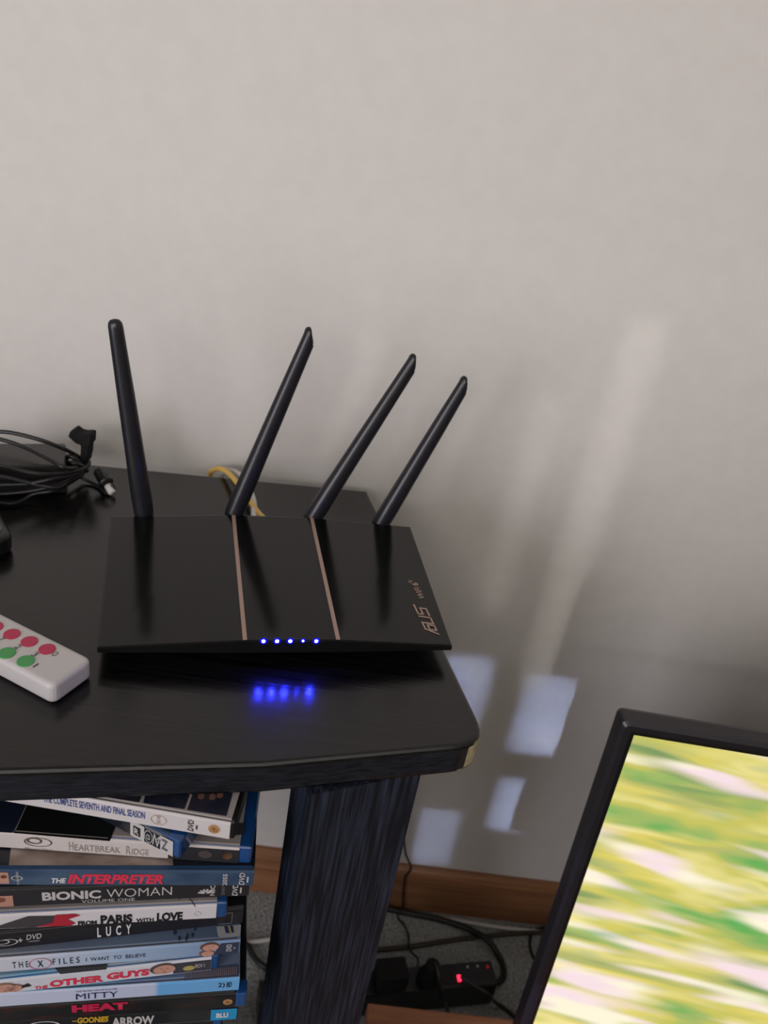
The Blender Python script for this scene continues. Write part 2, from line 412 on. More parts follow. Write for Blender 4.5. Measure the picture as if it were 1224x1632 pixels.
# antennas
bp = RA + rn*(D-.006)
for k, (bx, by, tx_, ty_, lean) in enumerate(((230, 822, 181.5, 503, .0), (371, 822, 501.5, 519, .0), (494, 832, 668, 563, .0), (603, 840, 749, 598, .0))):
    Bp = onplane(bx, by, bp+rn*.010, rn); Tp = onplane(tx_, ty_, bp+rn*.014, rn)
    ax = (Tp-Bp).normalized(); ln_ = (Tp-Bp).length
    sidev = ru - ax*ru.dot(ax); sidev.normalize(); dep = ax.cross(sidev)
    prof = [(0, .0078, .0072), (.004, .0086, .0078), (.018, .0088, .0078), (.036, .0084, .0072), (.050, .0080, .0068), (.10, .0071, .0058), (ln_-.014, .0060, .0050)]
    bm = bmesh.new(); rings = []; N = 20
    for s, a, b in prof: rings.append([bm.verts.new(Bp+ax*s+sidev*math.cos(2*math.pi*i/N)*a*.88+dep*math.sin(2*math.pi*i/N)*b*.9) for i in range(N)])
    # the oblique cut: the side away from the lean stops short
    sg = -1 if k == 0 else 1
    for e, (sc, up_) in enumerate(((.98, .0035), (.90, .0065), (.62, .0085), (.2, .0092))):
        rg = []
        for i in range(N):
            c = math.cos(2*math.pi*i/N)
            short = .0 if k == 0 else max(0, c)*.0075*(1-e*.12)
            sh2 = 0 if k == 0 else -.0022*(e/3)
            rg.append(bm.verts.new(Bp+ax*(ln_-.0115+up_-short)+sidev*(c*.0060*.88*sc+sh2)+dep*math.sin(2*math.pi*i/N)*.0050*.9*sc))
        rings.append(rg)
    for p_, q_ in zip(rings, rings[1:]):
        for i in range(N): bm.faces.new((p_[i], p_[(i+1) % N], q_[(i+1) % N], q_[i]))
    bm.faces.new(list(reversed(rings[0]))); bm.faces.new(rings[-1]); bmesh.ops.recalc_face_normals(bm, faces=bm.faces[:])
    an = RL(from_bm('antenna', bm, M['antenna'], router, smooth=True))
    an['label'] = ['antenna leaning a little left', 'second antenna from the left', 'third antenna from the left', 'rightmost and shortest antenna'][k]
    hc = Bp-ax*.010+rn*.005
    lathe('hinge', hc-ru*.008, hc+ru*.008, [(0, .0045), (.001, .0052), (.015, .0052), (.016, .0045)], M['antenna'], an)

# ------------------------------------------------------------------ network cables behind the router
def ypts(l): return [ony(*p) for p in l]
yp = ypts([(424, 830, .560), (412, 818, .575), (402, 804, .592), (387, 784, .615), (375, 766, .640), (363, 753, .662), (351, 747, .677), (341, 749, .686), (335, 757, .690)])
e = yp[-1]; yp += [e+Vector((.0, .004, -.03)), e+Vector((.006, .005, -.12)), e+Vector((.012, .005, -.35))]
tag(tube('network_cable', yp, .0026, M['yellow']), 'yellow network cable looping off the back edge behind the second antenna', 'cable')
wp = ypts([(404, 830, .562), (405, 815, .580), (404, 800, .600), (399, 784, .622), (391, 768, .645), (379, 755, .665), (366, 750, .680), (354, 755, .689)])
e = wp[-1]; wp += [e+Vector((.0, .006, -.03)), e+Vector((.004, .006, -.12)), e+Vector((.008, .006, -.35))]
tag(tube('network_cable', wp, .0028, M['whitecable']), 'white network cable rising behind the second antenna beside the yellow one', 'cable')

# ------------------------------------------------------------------ remote control
z = TZ+.0155
a0 = onz(73.5, 1089, z); a1 = onz(148, 1049, z); a2 = onz(0, 985, z)
rwid = (a1-a0).length; ry = (a2-a1).normalized(); ry.rotate(Matrix.Rotation(R(-3.5), 3, 'Z')); rx = Vector((ry.y, -ry.x, 0)); a0 = a1-rx*rwid
#       # points up-left along the remote's length
remote = frame_empty('remote_control', Vector((a0.x, a0.y, TZ)), rx, ry, Vector((0, 0, 1)), label='white remote control with red and green round buttons left of the router', cat='remote')
bm = box_bm((0, 0, .0006), (rwid, .135, .0155), 0)
ve = [e for e in bm.edges if abs(e.verts[0].co.z-e.verts[1].co.z) > 1e-4]
bmesh.ops.bevel(bm, geom=ve, offset=.005, segments=4, profile=.5, affect='EDGES')
he = [e for e in bm.edges if abs(e.verts[0].co.z-e.verts[1].co.z) < 1e-6 and len(e.link_faces) == 2 and any(abs(f.normal.z) < .3 for f in e.link_faces) and any(abs(f.normal.z) > .7 for f in e.link_faces)]
bm.normal_update()
he = [e for e in bm.edges if abs(e.verts[0].co.z-e.verts[1].co.z) < 1e-6 and any(abs(f.normal.z) > .7 for f in e.link_faces) and any(abs(f.normal.z) < .3 for f in e.link_faces)]
bmesh.ops.bevel(bm, geom=he, offset=.0032, segments=4, profile=.5, affect='EDGES')
from_bm('case', bm, M['white'], remote)
rmi = remote.matrix_world.inverted()
def rl(x, y): return rmi @ onz(x, y, z)
rb = [rl(19, 1011), rl(47, 1023), rl(75, 1035)]; gb = [rl(11, 1041), rl(41, 1054)]
step = rb[0]-rb[1]
for i in range(5):
    p = rb[2]+(rb[0]-rb[2])/2*i
    o = disc('red_button', (p.x, p.y, .0153), (0, 0, 1), .0050, M['redbtn'], remote, h=.0009, bulge=True)
for i in range(5):
    p = gb[1]+(gb[0]-gb[1])*i
    disc('green_button', (p.x, p.y, .0153), (0, 0, 1), .0051, M['greenbtn'], remote, h=.0009, bulge=True)
# printed digits, read with the remote turned lengthwise
for s, (px_, py_) in (('O', (88, 1042.5)), ('1', (57, 1061)), ('3', (56, 1043)), ('2', (29, 1031)), ('7', (3, 1019))):
    p = rl(px_, py_); hs = .0021
    text('printed_digit', s, Vector((p.x, p.y, .0156)), Vector((0, -1, 0)), Vector((1, 0, 0)), -hs*(.25 if s == '1' else .7), hs*(.25 if s == '1' else .7), -hs, hs, M['darkprint'], remote, lift=.00025)

# ------------------------------------------------------------------ dark device cut by the left edge
dp = onz(17, 893, TZ+.012); dtop = onz(0, 838, TZ+.018)
dev = empty('pocket_device', (dp.x-.0475, dp.y+.020, TZ), R(38), 'dark rounded device with grey top, cut by the left edge', 'device')
bm = box_bm((-.06, -.022, .0005), (.034, .05, .017), 0)
ve = [e for e in bm.edges if abs(e.verts[0].co.z-e.verts[1].co.z) > 1e-4]
bmesh.ops.bevel(bm, geom=ve, offset=.012, segments=6, profile=.5, affect='EDGES'); bm.normal_update()
he = [e for e in bm.edges if abs(e.verts[0].co.z-e.verts[1].co.z) < 1e-6 and any(abs(f.normal.z) > .7 for f in e.link_faces) and any(abs(f.normal.z) < .3 for f in e.link_faces)]
bmesh.ops.bevel(bm, geom=he, offset=.004, segments=3, profile=.5, affect='EDGES')
from_bm('body', bm, M['black'], dev, smooth=True)
bm = box_bm((-.054, -.014, .0168), (.029, .045, .0175), 0)
ve = [e for e in bm.edges if abs(e.verts[0].co.z-e.verts[1].co.z) > 1e-4]
bmesh.ops.bevel(bm, geom=ve, offset=.008, segments=5, profile=.5, affect='EDGES')
from_bm('top_panel', bm, M['phonetop'], dev)

# ------------------------------------------------------------------ laptop charger with its bundled cable
b0 = onz(93, 742, TZ+.028); b1 = onz(86, 704, TZ+.028); b2_ = onz(0, 743, TZ+.028)
bx_ = (b0-b2_).normalized(); by_ = Vector((-bx_.y, bx_.x, 0))
charger = frame_empty('power_adapter', Vector((b0.x, b0.y, TZ)), bx_, by_, Vector((0, 0, 1)), label='black laptop power adapter with bundled cable at back left of stand', cat='charger')
from_bm('brick', box_bm((-.105, 0, .0005), (.006, .046, .028), .003, 3), M['brick'], charger)
CI = charger.matrix_world.inverted()
def CL(o): o.matrix_parent_inverse = CI; return o
rc_ = .0018
def zp(l): return [onz(x, y, TZ+h) for x, y, h in l]
def fz(l):   # strands lying against the front of the brick: the higher in the bundle, the farther off the table
    return [onz(x, y, TZ+(h if h else max(.0030, .028*(790-y)/48+.0055))) for x, y, h in l]
loop1 = fz([(128, 744, .016), (105, 746, .031), (80, 733, .034), (40, 713, .036), (0, 700, .038), (-40, 694, .038), (-110, 700, .034), (-150, 745, 0), (-110, 790, 0), (-40, 789, 0), (0, 787.5, 0), (40, 784, 0), (80, 776, 0), (108, 764, .014), (134, 749, .014)])
loop2 = fz([(136, 741, .016), (126, 728, .020), (105, 717, .036), (70, 703, .046), (30, 692, .050), (0, 688, .050), (-40, 690, .046), (-120, 715, .030), (-130, 745, 0), (-60, 740, 0), (0, 742, 0), (35, 751, 0), (70, 756, 0), (105, 754, .022), (138, 745, .016)])
loop3 = fz([(134, 752, .010), (104, 771, .010), (75, 776, 0), (40, 768, 0), (0, 759, 0), (-50, 752, 0), (-120, 760, 0), (-100, 778, 0), (-40, 774, 0), (0, 773, 0), (45, 771, 0), (85, 763, 0), (112, 758, .017), (136, 746, .015)])
loop4 = fz([(132, 756, .006), (110, 770, .006), (85, 782, 0), (60, 786, 0), (48, 790, 0), (35, 798, 0), (18, 803, 0), (0, 802, 0), (-60, 800, 0), (-90, 790, 0)])
loop5 = fz([(132, 748, .017), (110, 766, .012), (90, 777, 0), (55, 771, 0), (10, 762, 0), (-40, 757, 0), (-100, 765, 0)])
bm = bmesh.new()
for lp in (loop1, loop2, loop3, loop4, loop5): tube_bm(bm, smooth_path(lp, 8), rc_, 10)
CL(from_bm('cable', bm, M['cable'], charger, smooth=True))
# knot of strands where the strap grips
bm = bmesh.new()
for a in (((103, 732, .020), (112, 727, .026), (124, 735, .022), (130, 748, .014), (120, 752, .012)), ((108, 742, .018), (118, 748, .016), (132, 747, .016), (141, 738, .018), (134, 728, .022)), ((104, 738, .016), (115, 738, .024), (128, 742, .020), (138, 750, .010))):
    tube_bm(bm, smooth_path(zp(a), 6), .0024, 10)
CL(from_bm('cable_knot', bm, M['cable'], charger, smooth=True))
sy = zp([(131, 740, .018)])[0].y
so = [(108, 696), (112, 687), (117, 684.5), (124, 690), (131, 692), (142, 691.5), (145, 693), (144.5, 708), (141, 711), (140, 724), (137, 738), (126, 738), (128, 722), (128.5, 710), (120, 707)]
bm = bmesh.new()
fa = [bm.verts.new(ony(x, y, sy)) for x, y in so]; fb = [bm.verts.new(ony(x, y, sy)+Vector((.001, .011, 0))) for x, y in so]
bm.faces.new(fa); bm.faces.new(list(reversed(fb)))
for i in range(len(so)): bm.faces.new((fa[i], fb[i], fb[(i+1) % len(so)], fa[(i+1) % len(so)]))
bmesh.ops.recalc_face_normals(bm, faces=bm.faces[:]); bmesh.ops.bevel(bm, geom=bm.edges[:], offset=.0007, segments=1, affect='EDGES')
st = CL(from_bm('strap', bm, M['blackmatt'], charger)); st['label'] = 'hook-and-loop strap sticking up'
ca = onz(156, 748, TZ+.016); cb = onz(172, 774, TZ+.0075); cl_ = (cb-ca).length
con = CL(lathe('plug', ca, cb, [(0, .002), (.0012, .0044), (.003, .0055), (cl_*.7, .0058), (cl_*.72, .0064), (cl_*.86, .0065), (cl_*.88, .0050), (cl_, .0045)], M['black'], charger))
axc = (cb-ca).normalized()
lathe('plug_tip', cb-axc*.001, cb+axc*.009, [(0, .0034), (.0085, .0034), (.010, .0029)], M['palemetal'], con)
bm = bmesh.new(); tube_bm(bm, smooth_path(zp([(120, 754, .010), (133, 763, .004), (146, 769, .0022), (158, 775, .0022), (166, 783, .0022), (176, 786, .0025), (181, 780, .006), (178, 772, .010)]), 8), .0016, 10)
CL(from_bm('plug_lead', bm, M['cable'], charger, smooth=True))

# ------------------------------------------------------------------ disc cases
def spine_art(name, c1, c2, scale, lo=.4, hi=.6, ns=3):
    return noise_mat(name, c1, c2, scale=scale, ns=ns, rough=.28, lo=lo, hi=hi, detail=3)
T15 = .0155
DZ0 = TZ-TT-.004-T15
class Case: pass
def case(name, label, zb, left, right, L, plastic, spine, cover, D_=.122, T=.0150, cap=(0.0, .0), ext=0, group='disc cases stacked under the stand'):
    """left/right: pixels of the spine's lower edge; right one is the end of the case; cap: metres of bare plastic at the left and right ends"""
    a, b = onz(*left, zb), onz(*right, zb)
    ex = (b-a).normalized(); ey = Vector((-ex.y, ex.x, 0)); O = b-ex*L
    c = Case(); c.L = L; c.T = T
    c.root = frame_empty(name, O, ex, ey, Vector((0, 0, 1)), label=label, cat='disc case', group=group)
    from_bm('shell', box_bm((0, 0, .0003), (L, D_, T), .0022, 3), plastic, c.root)
    u0, u1 = cap[0], L-cap[1]; o = .0004
    # printed sleeve: spine face, rounded shoulder, cover
    bm = bmesh.new(); prof = [(-o, .0012), (-o, T-.0022), (-o+.0007, T-.0007), (.0022, T+o), (D_-.003, T+o)]
    A = [bm.verts.new((u0, y, z_)) for y, z_ in prof]; B = [bm.verts.new((u1, y, z_)) for y, z_ in prof]
    for i in range(4):
        f = bm.faces.new((A[i], B[i], B[i+1], A[i+1])); f.material_index = 0 if i < 2 else 1
    sl = from_bm('printed_sleeve', bm, [spine, cover], c.root)
    c.inv = c.root.matrix_world.inverted(); c.o = o; c.ex = ex; c.ey = ey; c.O = O
    return c
def sp(c, x, y):     # pixel -> (u, w) on the spine face
    P = onplane(x, y, c.O - c.ey*c.o, c.ey); q = c.inv @ P; return q.x, q.z
def cv(c, x, y):     # pixel -> (u, v) on the cover
    P = onz(x, y, c.O.z+c.T+c.o); q = c.inv @ P; return q.x, q.y
def st_text(c, s, x0, x1, y, v0, v1, m, name='title_lettering', **k):
    """s set on the spine between pixel columns x0 and x1 (near row y); v0,v1 fractions of the thickness"""
    u0 = sp(c, x0, y)[0]; u1 = sp(c, x1, y)[0]
    return text(name, s, Vector((0, -c.o, 0)), Vector((1, 0, 0)), Vector((0, 0, 1)), u0, u1, c.T*v0, c.T*v1, m, c.root, lift=.00025, **k)
def st_rot(c, s, x, y, w_, v0, v1, m, name='logo', **k):
    """text turned a quarter, reading upwards, centred on pixel column x"""
    u = sp(c, x, y)[0]
    return text(name, s, Vector((u+w_/2, -c.o, 0)), Vector((0, 0, 1)), Vector((-1, 0, 0)), c.T*v0, c.T*v1, 0, w_, m, c.root, lift=.00025, **k)
def sp_rect(c, name, u0, u1, v0, v1, m, lift=.0002, pts=None):
    y = -c.o-lift; T = c.T
    P = pts or [(u0, v0), (u1, v0), (u1, v1), (u0, v1)]
    return quad_mesh(name, [(u, y, v*T) for u, v in P], m, c.root)
def cv_poly(c, name, pts, m, lift=.0002):
    return quad_mesh(name, [(*cv(c, *p), c.T+c.o+lift) for p in pts], m, c.root)
def sp_disc(c, name, u, v, r, m, lift=.0002, sx=1, ring=None):
    y = -c.o-lift; N = 24; me = bpy.data.meshes.new(name)
    if ring:
        vs = [(u+math.cos(2*math.pi*i/N)*rr*sx, y, v*c.T+math.sin(2*math.pi*i/N)*rr) for rr in (r, r-ring) for i in range(N)]
        me.from_pydata(vs, [], [(i, (i+1) % N, N+(i+1) % N, N+i) for i in range(N)])
    else:
        me.from_pydata([(u+math.cos(2*math.pi*i/N)*r*sx, y, v*c.T+math.sin(2*math.pi*i/N)*r) for i in range(N)], [], [tuple(range(N))])
    return link(name, me, m, c.root)
WHT = pm((.75, .73, .73)); LG = pm((.54, .52, .51)); BLK = pm((.012, .012, .014)); RED = pm((.72, .035, .08)); GOLD = pm((.50, .27, .11), .35)
NAVY = pm((.012, .02, .055)); SKIN = pm((.58, .31, .24)); SKIN2 = pm((.36, .17, .12)); DKB = pm((.02, .03, .06))
def shield(c, x, y, s=1.0):   # small gold film-company badge
    u = sp(c, x, y)[0]; h = .0036*s
    sp_disc(c, 'gold_badge', u, .5, h, GOLD, .0002, .95)
    bm = bmesh.new(); O = Vector((u, -c.o-.0003, c.T*.5)); ex, ey = Vector((1, 0, 0)), Vector((0, 0, 1))
    for l in ([(-.5, -.45), (-.25, .45), (0, -.1), (.2, .45)], [(-.1, -.6), (.1, .1), (.5, .1), (.4, -.4), (.1, -.5)]):
        ribbon(bm, [(p*h, q_*h) for p, q_ in l], .0004, O, ex, ey, Vector((0, -.00005, 0)))
    from_bm('gold_badge_letters', bm, pm((.20, .09, .04)), c.root)
def dvd(c, x, y, m=WHT, v0=.12, v1=.88):   # the DVD mark, turned a quarter
    st_rot(c, 'DVD', x-2, y, .0034, v0, v1, m, 'format_mark', bold=.02, shear=.15)
    u = sp(c, x, y)[0]
    sp_rect(c, 'format_mark', u+.0022, u+.0032, v0+.15, v1-.25, m)
def face(c, x, y, r, v=.5, hair=None):
    u = sp(c, x, y)[0]
    if hair: sp_disc(c, 'printed_hair', u-.0006, v+.06, r*1.08, hair, .00018, 1.5)
    sp_disc(c, 'printed_face', u, v, r*.9, SKIN, .0003, 1.45)
    for du in (-.4, .35):
        sp_disc(c, 'printed_eye', u+r*du, v+.08, r*.10, SKIN2, .0004, 1.6)
    sp_disc(c, 'printed_mouth', u, v-.16, r*.12, SKIN2, .0004, 2.0)
    sp_disc(c, 'printed_nose', u-.0002, v-.03, r*.13, pm((.46, .21, .155)), .00035, .9)

bd_ = M['bluecase']; bk = M['black']
plain = lambda n, col, r=.3: mat(n, col, r)
# --- H: second from top of the flat pile: pale-spined blu-ray case
covH = plain('print_pale_cover', (.33, .29, .265)); 
cH = case('disc_case', 'blue disc case with a pale spine, black picture and faint lettering, under the skewed cases', DZ0-2*T15, (0, 1351), (400, 1378), .158, bd_, plain('print_pale_spine', (.64, .59, .56)), covH, cap=(.0095, .0078), T=.0148)
uR = cH.L-.0078
usplit = sp(cH, 268, 1360)[0]
sp_rect(cH, 'dark_spine_end', usplit, uR, .10, .86, pm((.022, .022, .026)))
sp_disc(cH, 'spine_portrait', sp(cH, 327, 1360)[0], .5, .0034, pm((.075, .06, .058)), .0004, 1.2)
shield(cH, 360.5, 1367)
# format mark: ring with a sweeping tail
uu = sp(cH, 58, 1342)[0]; sp_disc(cH, 'format_mark', uu-.001, .60, .0026, pm((.10, .075, .075)), .0003, 1.7, ring=.0007)
sp_disc(cH, 'format_mark', uu+.001, .54, .0040, pm((.10, .075, .075)), .00025, 2.0, ring=.0004)
st_text(cH, 'Blu-ray Disc', 40, 82, 1352, .04, .17, pm((.2, .17, .16)), name='format_lettering')
st_text(cH, 'H', 110, 117, 1350, .20, .68, pm((.34, .29, .26)), space=1); st_text(cH, 'EARTBREAK', 119, 192, 1355, .20, .56, pm((.34, .29, .26)))
st_text(cH, 'R', 201, 208, 1358, .18, .66, pm((.34, .29, .26))); st_text(cH, 'IDGE', 210, 237, 1360, .18, .54, pm((.34, .29, .26)))
cv_poly(cH, 'navy_cover_part', [(-70, 1322), (20, 1328), (44, 1280), (-70, 1270)], pm((.008, .012, .03)), .00025)
cv_poly(cH, 'black_cover_picture', [(21, 1328), (175, 1341), (184, 1318), (190, 1270), (50, 1262)], pm((.006, .007, .007), .35))
for a, b, c_, d in (((23, 1325.5), (172, 1337), (172.2, 1335.6), (23.5, 1324)), ((23, 1325.5), (24.4, 1325), (43, 1284), (41.8, 1284))):
    cv_poly(cH, 'cover_picture_border', [a, b, c_, d], pm((.30, .28, .25)), .0004)
cv_poly(cH, 'dark_cover_corner', [(355, 1334), (357, 1312), (391, 1312), (389, 1330)], pm((.03, .03, .035)), .0002)

# --- E: red and white lettering on dark blue
blueD = noise_mat('print_deep_blue', (.022, .050, .112), (.065, .11, .18), scale=(14, 4, 30), ns=2, rough=.3)
covE = mat('print_dark_cover', (.012, .014, .02), .3); beigeE = noise_mat('print_beige_picture', (.16, .105, .085), (.42, .34, .29), scale=(26, 60, 5), ns=1.2, rough=.3)
cE = case('disc_case', 'dark blue disc case whose spine has bold red slanted capitals', DZ0-3*T15, (0, 1411), (403, 1412), .176, bk, blueD, covE)
cv_poly(cE, 'cover_picture', [(14, 1379.5), (276, 1379.5), (272, 1330), (22, 1318)], beigeE, .00025)
sp_rect(cE, 'spine_portrait', sp(cE, -20, 1398)[0], sp(cE, 14, 1398)[0], .16, .82, pm((.50, .28, .20)))
sp_disc(cE, 'printed_eye', sp(cE, 6, 1397)[0], .58, .0014, pm((.12, .04, .03)), .0004, 1.2)
cv_poly(cE, 'cover_fold_strip', [(-60, 1386), (402, 1386.5), (402, 1380), (-60, 1380)], pm((.018, .06, .14)), .0004)
st_rot(cE, 'UNIVERSAL', 28, 1397, .0014, .10, .90, LG); sp_disc(cE, 'globe_mark', sp(cE, 27, 1397)[0], .5, .0020, LG, .0003, 1.6, ring=.0004)
st_text(cE, 'THE', 82, 106, 1400, .20, .50, WHT, bold=.03, shear=.25)
st_text(cE, 'INTERPRETER', 107, 260, 1398, .18, .74, RED, bold=.045, shear=.3)
st_rot(cE, '2055', 359, 1397, .0028, .10, .80, LG, bold=.02); dvd(cE, 388, 1397, LG)

# --- F
darkg = plain('print_charcoal', (.020, .019, .022))
cF = case('disc_case', 'charcoal disc case with wide white capitals in two weights on its spine', DZ0-4*T15, (0, 1446), (396, 1428), .176, bk, darkg, darkg)
sp_rect(cF, 'spine_portrait', sp(cF, -25, 1434)[0], sp(cF, 21, 1434)[0], .08, .74, pm((.46, .24, .18)))
sp_disc(cF, 'printed_eye', sp(cF, 2, 1434)[0], .50, .0020, pm((.20, .07, .05)), .0004, 1.2)
st_text(cF, 'BIONIC', 67, 161, 1426, .34, .86, LG, bold=.04); st_text(cF, 'WOMAN', 170, 274, 1424, .36, .88, LG, bold=-.008)
st_text(cF, 'VOLUME ONE', 130, 215, 1435, .10, .28, LG)
# fan-shaped broadcaster's mark
uu = sp(cF, 328, 1418)[0]
bm = bmesh.new()
for k in range(6):
    a = R(15+k*30); ribbon(bm, [(math.cos(a)*.0012, math.sin(a)*.0012), (math.cos(a)*.0040, math.sin(a)*.0036)], .0013, Vector((uu, -cF.o-.0003, cF.T*.36)), Vector((1, 0, 0)), Vector((0, 0, 1)), Vector((0, 0, 0)))
from_bm('fan_mark', bm, LG, cF.root)
st_rot(cF, 'NBC', 339, 1417, .0030, .20, .85, LG, bold=.02); st_rot(cF, '2007', 356, 1416, .0018, .2, .8, pm((.2, .2, .2))); dvd(cF, 377, 1416, LG)

# --- G: white blu-ray
covG = noise_mat('print_grey_cover', (.22, .20, .20), (.34, .32, .31), scale=(6, 12, 4), ns=2, rough=.3)
cG = case('disc_case', 'blue disc case with a white spine and a red swoosh beside black capitals', DZ0-5*T15, (30, 1480), (361, 1463), .158, bd_, plain('print_white_spine', (.68, .65, .67)), covG, cap=(.004, .0066))
uA = sp(cG, -20, 1470)[0]
sp_rect(cG, 'spine_picture', 0, 0, 0, 0, pm((.05, .045, .05)), pts=[(uA, .12), (sp(cG, 55, 1465)[0], .10), (sp(cG, 110, 1460)[0], .30), (sp(cG, 95, 1460)[0], .76), (sp(cG, 45, 1460)[0], .82), (sp(cG, 10, 1465)[0], .45)])
sp_rect(cG, 'red_swoosh', 0, 0, 0, 0, pm((.42, .015, .035)), .0004, pts=[(sp(cG, 56, 1466)[0], .14), (sp(cG, 112, 1462)[0], .10), (sp(cG, 120, 1460)[0], .22), (sp(cG, 108, 1460)[0], .50), (sp(cG, 128, 1456)[0], .72), (sp(cG, 118, 1455)[0], .84), (sp(cG, 88, 1455)[0], .82), (sp(cG, 84, 1462)[0], .36)])
st_text(cG, 'FROM', 124, 154, 1464, .06, .34, BLK, bold=.05); st_text(cG, 'PARIS', 160, 211, 1462, .06, .64, BLK, bold=.05)
st_text(cG, 'WITH', 217, 245, 1460, .06, .32, BLK, bold=.03); st_text(cG, 'LOVE', 250, 291, 1458, .06, .62, BLK, bold=.05)
sp_disc(cG, 'faint_mark', sp(cG, 315, 1455)[0], .45, .0020, LG, .0003, 1, ring=.0003)
bm = bmesh.new()
for l in (((280, 1428), (286, 1434)), ((299, 1430), (306, 1437), (311, 1445))):
    ribbon(bm, [tuple(cv(cG, *p)) for p in l], .0006, Vector((0, 0, cG.T+cG.o+.0004)), Vector((1, 0, 0)), Vector((0, 1, 0)), Vector((0, 0, 0)))
from_bm('cover_scratch_lines', bm, pm((.12, .05, .05)), cG.root)

# --- Hh: black double format case
cL = case('disc_case', 'black disc case with four spaced white capitals on its spine', DZ0-6*T15, (0, 1514), (386, 1471), .176, bk, plain('print_black_spine', (.014, .013, .016)), plain('print_black_cover', (.016, .015, .018)))
for s, x0, x1 in (('L', 155, 161), ('U', 169, 177), ('C', 185, 193), ('Y', 201, 209)): st_text(cL, s, x0, x1, 1483, .18, .82, WHT, bold=.03)
uu = sp(cL, 10, 1499)[0]; sp_disc(cL, 'format_mark', uu-.002, .55, .0022, LG, .0003, 1.8, ring=.0005); sp_disc(cL, 'format_mark', uu, .5, .0032, LG, .0003, 2.0, ring=.0004)
st_text(cL, '+', 29, 36, 1497, .42, .68, LG, name='format_mark', bold=.02); st_text(cL, 'DVD', 42, 67, 1496, .52, .86, LG, name='format_mark', shear=.2, bold=.01); st_text(cL, 'VIDEO', 45, 63, 1498, .36, .44, LG, name='format_mark')
u9 = sp(cL, 350, 1460)[0]; u8 = sp(cL, 371, 1458)[0]
for (a, b, c_, d) in ((u9, u8, .82, .88), (u9, u8, .12, .18), (u8-.0006, u8, .12, .88)): sp_rect(cL, 'label_frame', a, b, c_, d, pm((.12, .12, .12)))
# --- I: pale blue gradient case
def grad(name, stops, x0, x1, rough=.28, streak=0):
    m = mat(name, (.5, .5, .5), rough); t, n, l, b = nodes(m)
    tc = n.new('ShaderNodeTexCoord'); sx = n.new('ShaderNodeSeparateXYZ'); mr = n.new('ShaderNodeMapRange'); cr = n.new('ShaderNodeValToRGB')
    mr.inputs[1].default_value = x0; mr.inputs[2].default_value = x1
    l.new(tc.outputs['Object'], sx.inputs[0]); l.new(sx.outputs[0], mr.inputs[0]); l.new(mr.outputs[0], cr.inputs[0]); l.new(cr.outputs[0], b.inputs['Base Color'])
    e = cr.color_ramp.elements
    while len(e) > 1: e.remove(e[-1])
    e[0].position = stops[0][0]; e[0].color = (*stops[0][1], 1)
    for p, c in stops[1:]: k = e.new(p); k.color = (*c, 1)
    return m
spI = grad('print_pale_blue', [(0, (.66, .61, .62)), (.35, (.54, .59, .70)), (.6, (.36, .48, .66)), (1, (.18, .28, .46))], 0, .176)
cvI = grad('print_blue_grey_cover', [(0, (.30, .29, .31)), (.4, (.13, .17, .25)), (.7, (.12, .17, .26)), (1, (.07, .10, .17))], 0, .176)
cI = case('disc_case', 'pale blue disc case with a red-ringed letter in thin spaced lettering', DZ0-7*T15, (0, 1550), (381, 1519), .176, bk, spI, cvI)
st_text(cI, 'T H E', 20, 46, 1541, .28, .68, DKB, bold=.0); st_text(cI, 'X', 60, 69, 1538, .22, .66, BLK, bold=.015)
sp_disc(cI, 'red_ring', sp(cI, 64.5, 1538)[0], .44, .0056, pm((.55, .04, .12)), .0003, 1.15, ring=.0004)
st_text(cI, 'F I L E S', 84, 127, 1535, .30, .70, DKB); st_text(cI, 'I  WANT  TO  BELIEVE', 137, 232, 1530, .34, .58, DKB)
sp_rect(cI, 'navy_spine_end', 0, 0, 0, 0, pm((.035, .045, .085)), pts=[(sp(cI, 340, 1515)[0], .10), (cI.L-.0006, .10), (cI.L-.0006, .84), (sp(cI, 352, 1505)[0], .84)])
face(cI, 336, 1508, .0038, .62, pm((.16, .07, .05))); face(cI, 331, 1517, .0030, .20, pm((.20, .10, .06))); dvd(cI, 367, 1510, LG, .25, .75)
cv_poly(cI, 'white_cover_label', [(347, 1491), (350, 1495), (383, 1492), (384, 1474), (345, 1477)], pm((.34, .35, .37)), .0003)
cv_poly(cI, 'emblem', [(360, 1488), (373, 1487), (371, 1476), (357, 1477)], pm((.02, .035, .12)), .0005); cv_poly(cI, 'emblem', [(366, 1487.4), (369, 1487.2), (366, 1476.5), (363, 1476.8)], pm((.45, .32, .06)), .0007)
for (x, y, w_) in ((279, 1487, 3), (286, 1496, 2.2), (297, 1497, 1.8), (299, 1492, 1.5), (307, 1491, 2.2), (311, 1481, 1.6)):
    cv_poly(cI, 'cover_silhouette', [(x-w_*.7, y+3), (x+w_*.5, y+3.4), (x+w_, y), (x+w_*.4, y-4), (x-w_, y-3.4)], pm((.02, .03, .045)), .0004)

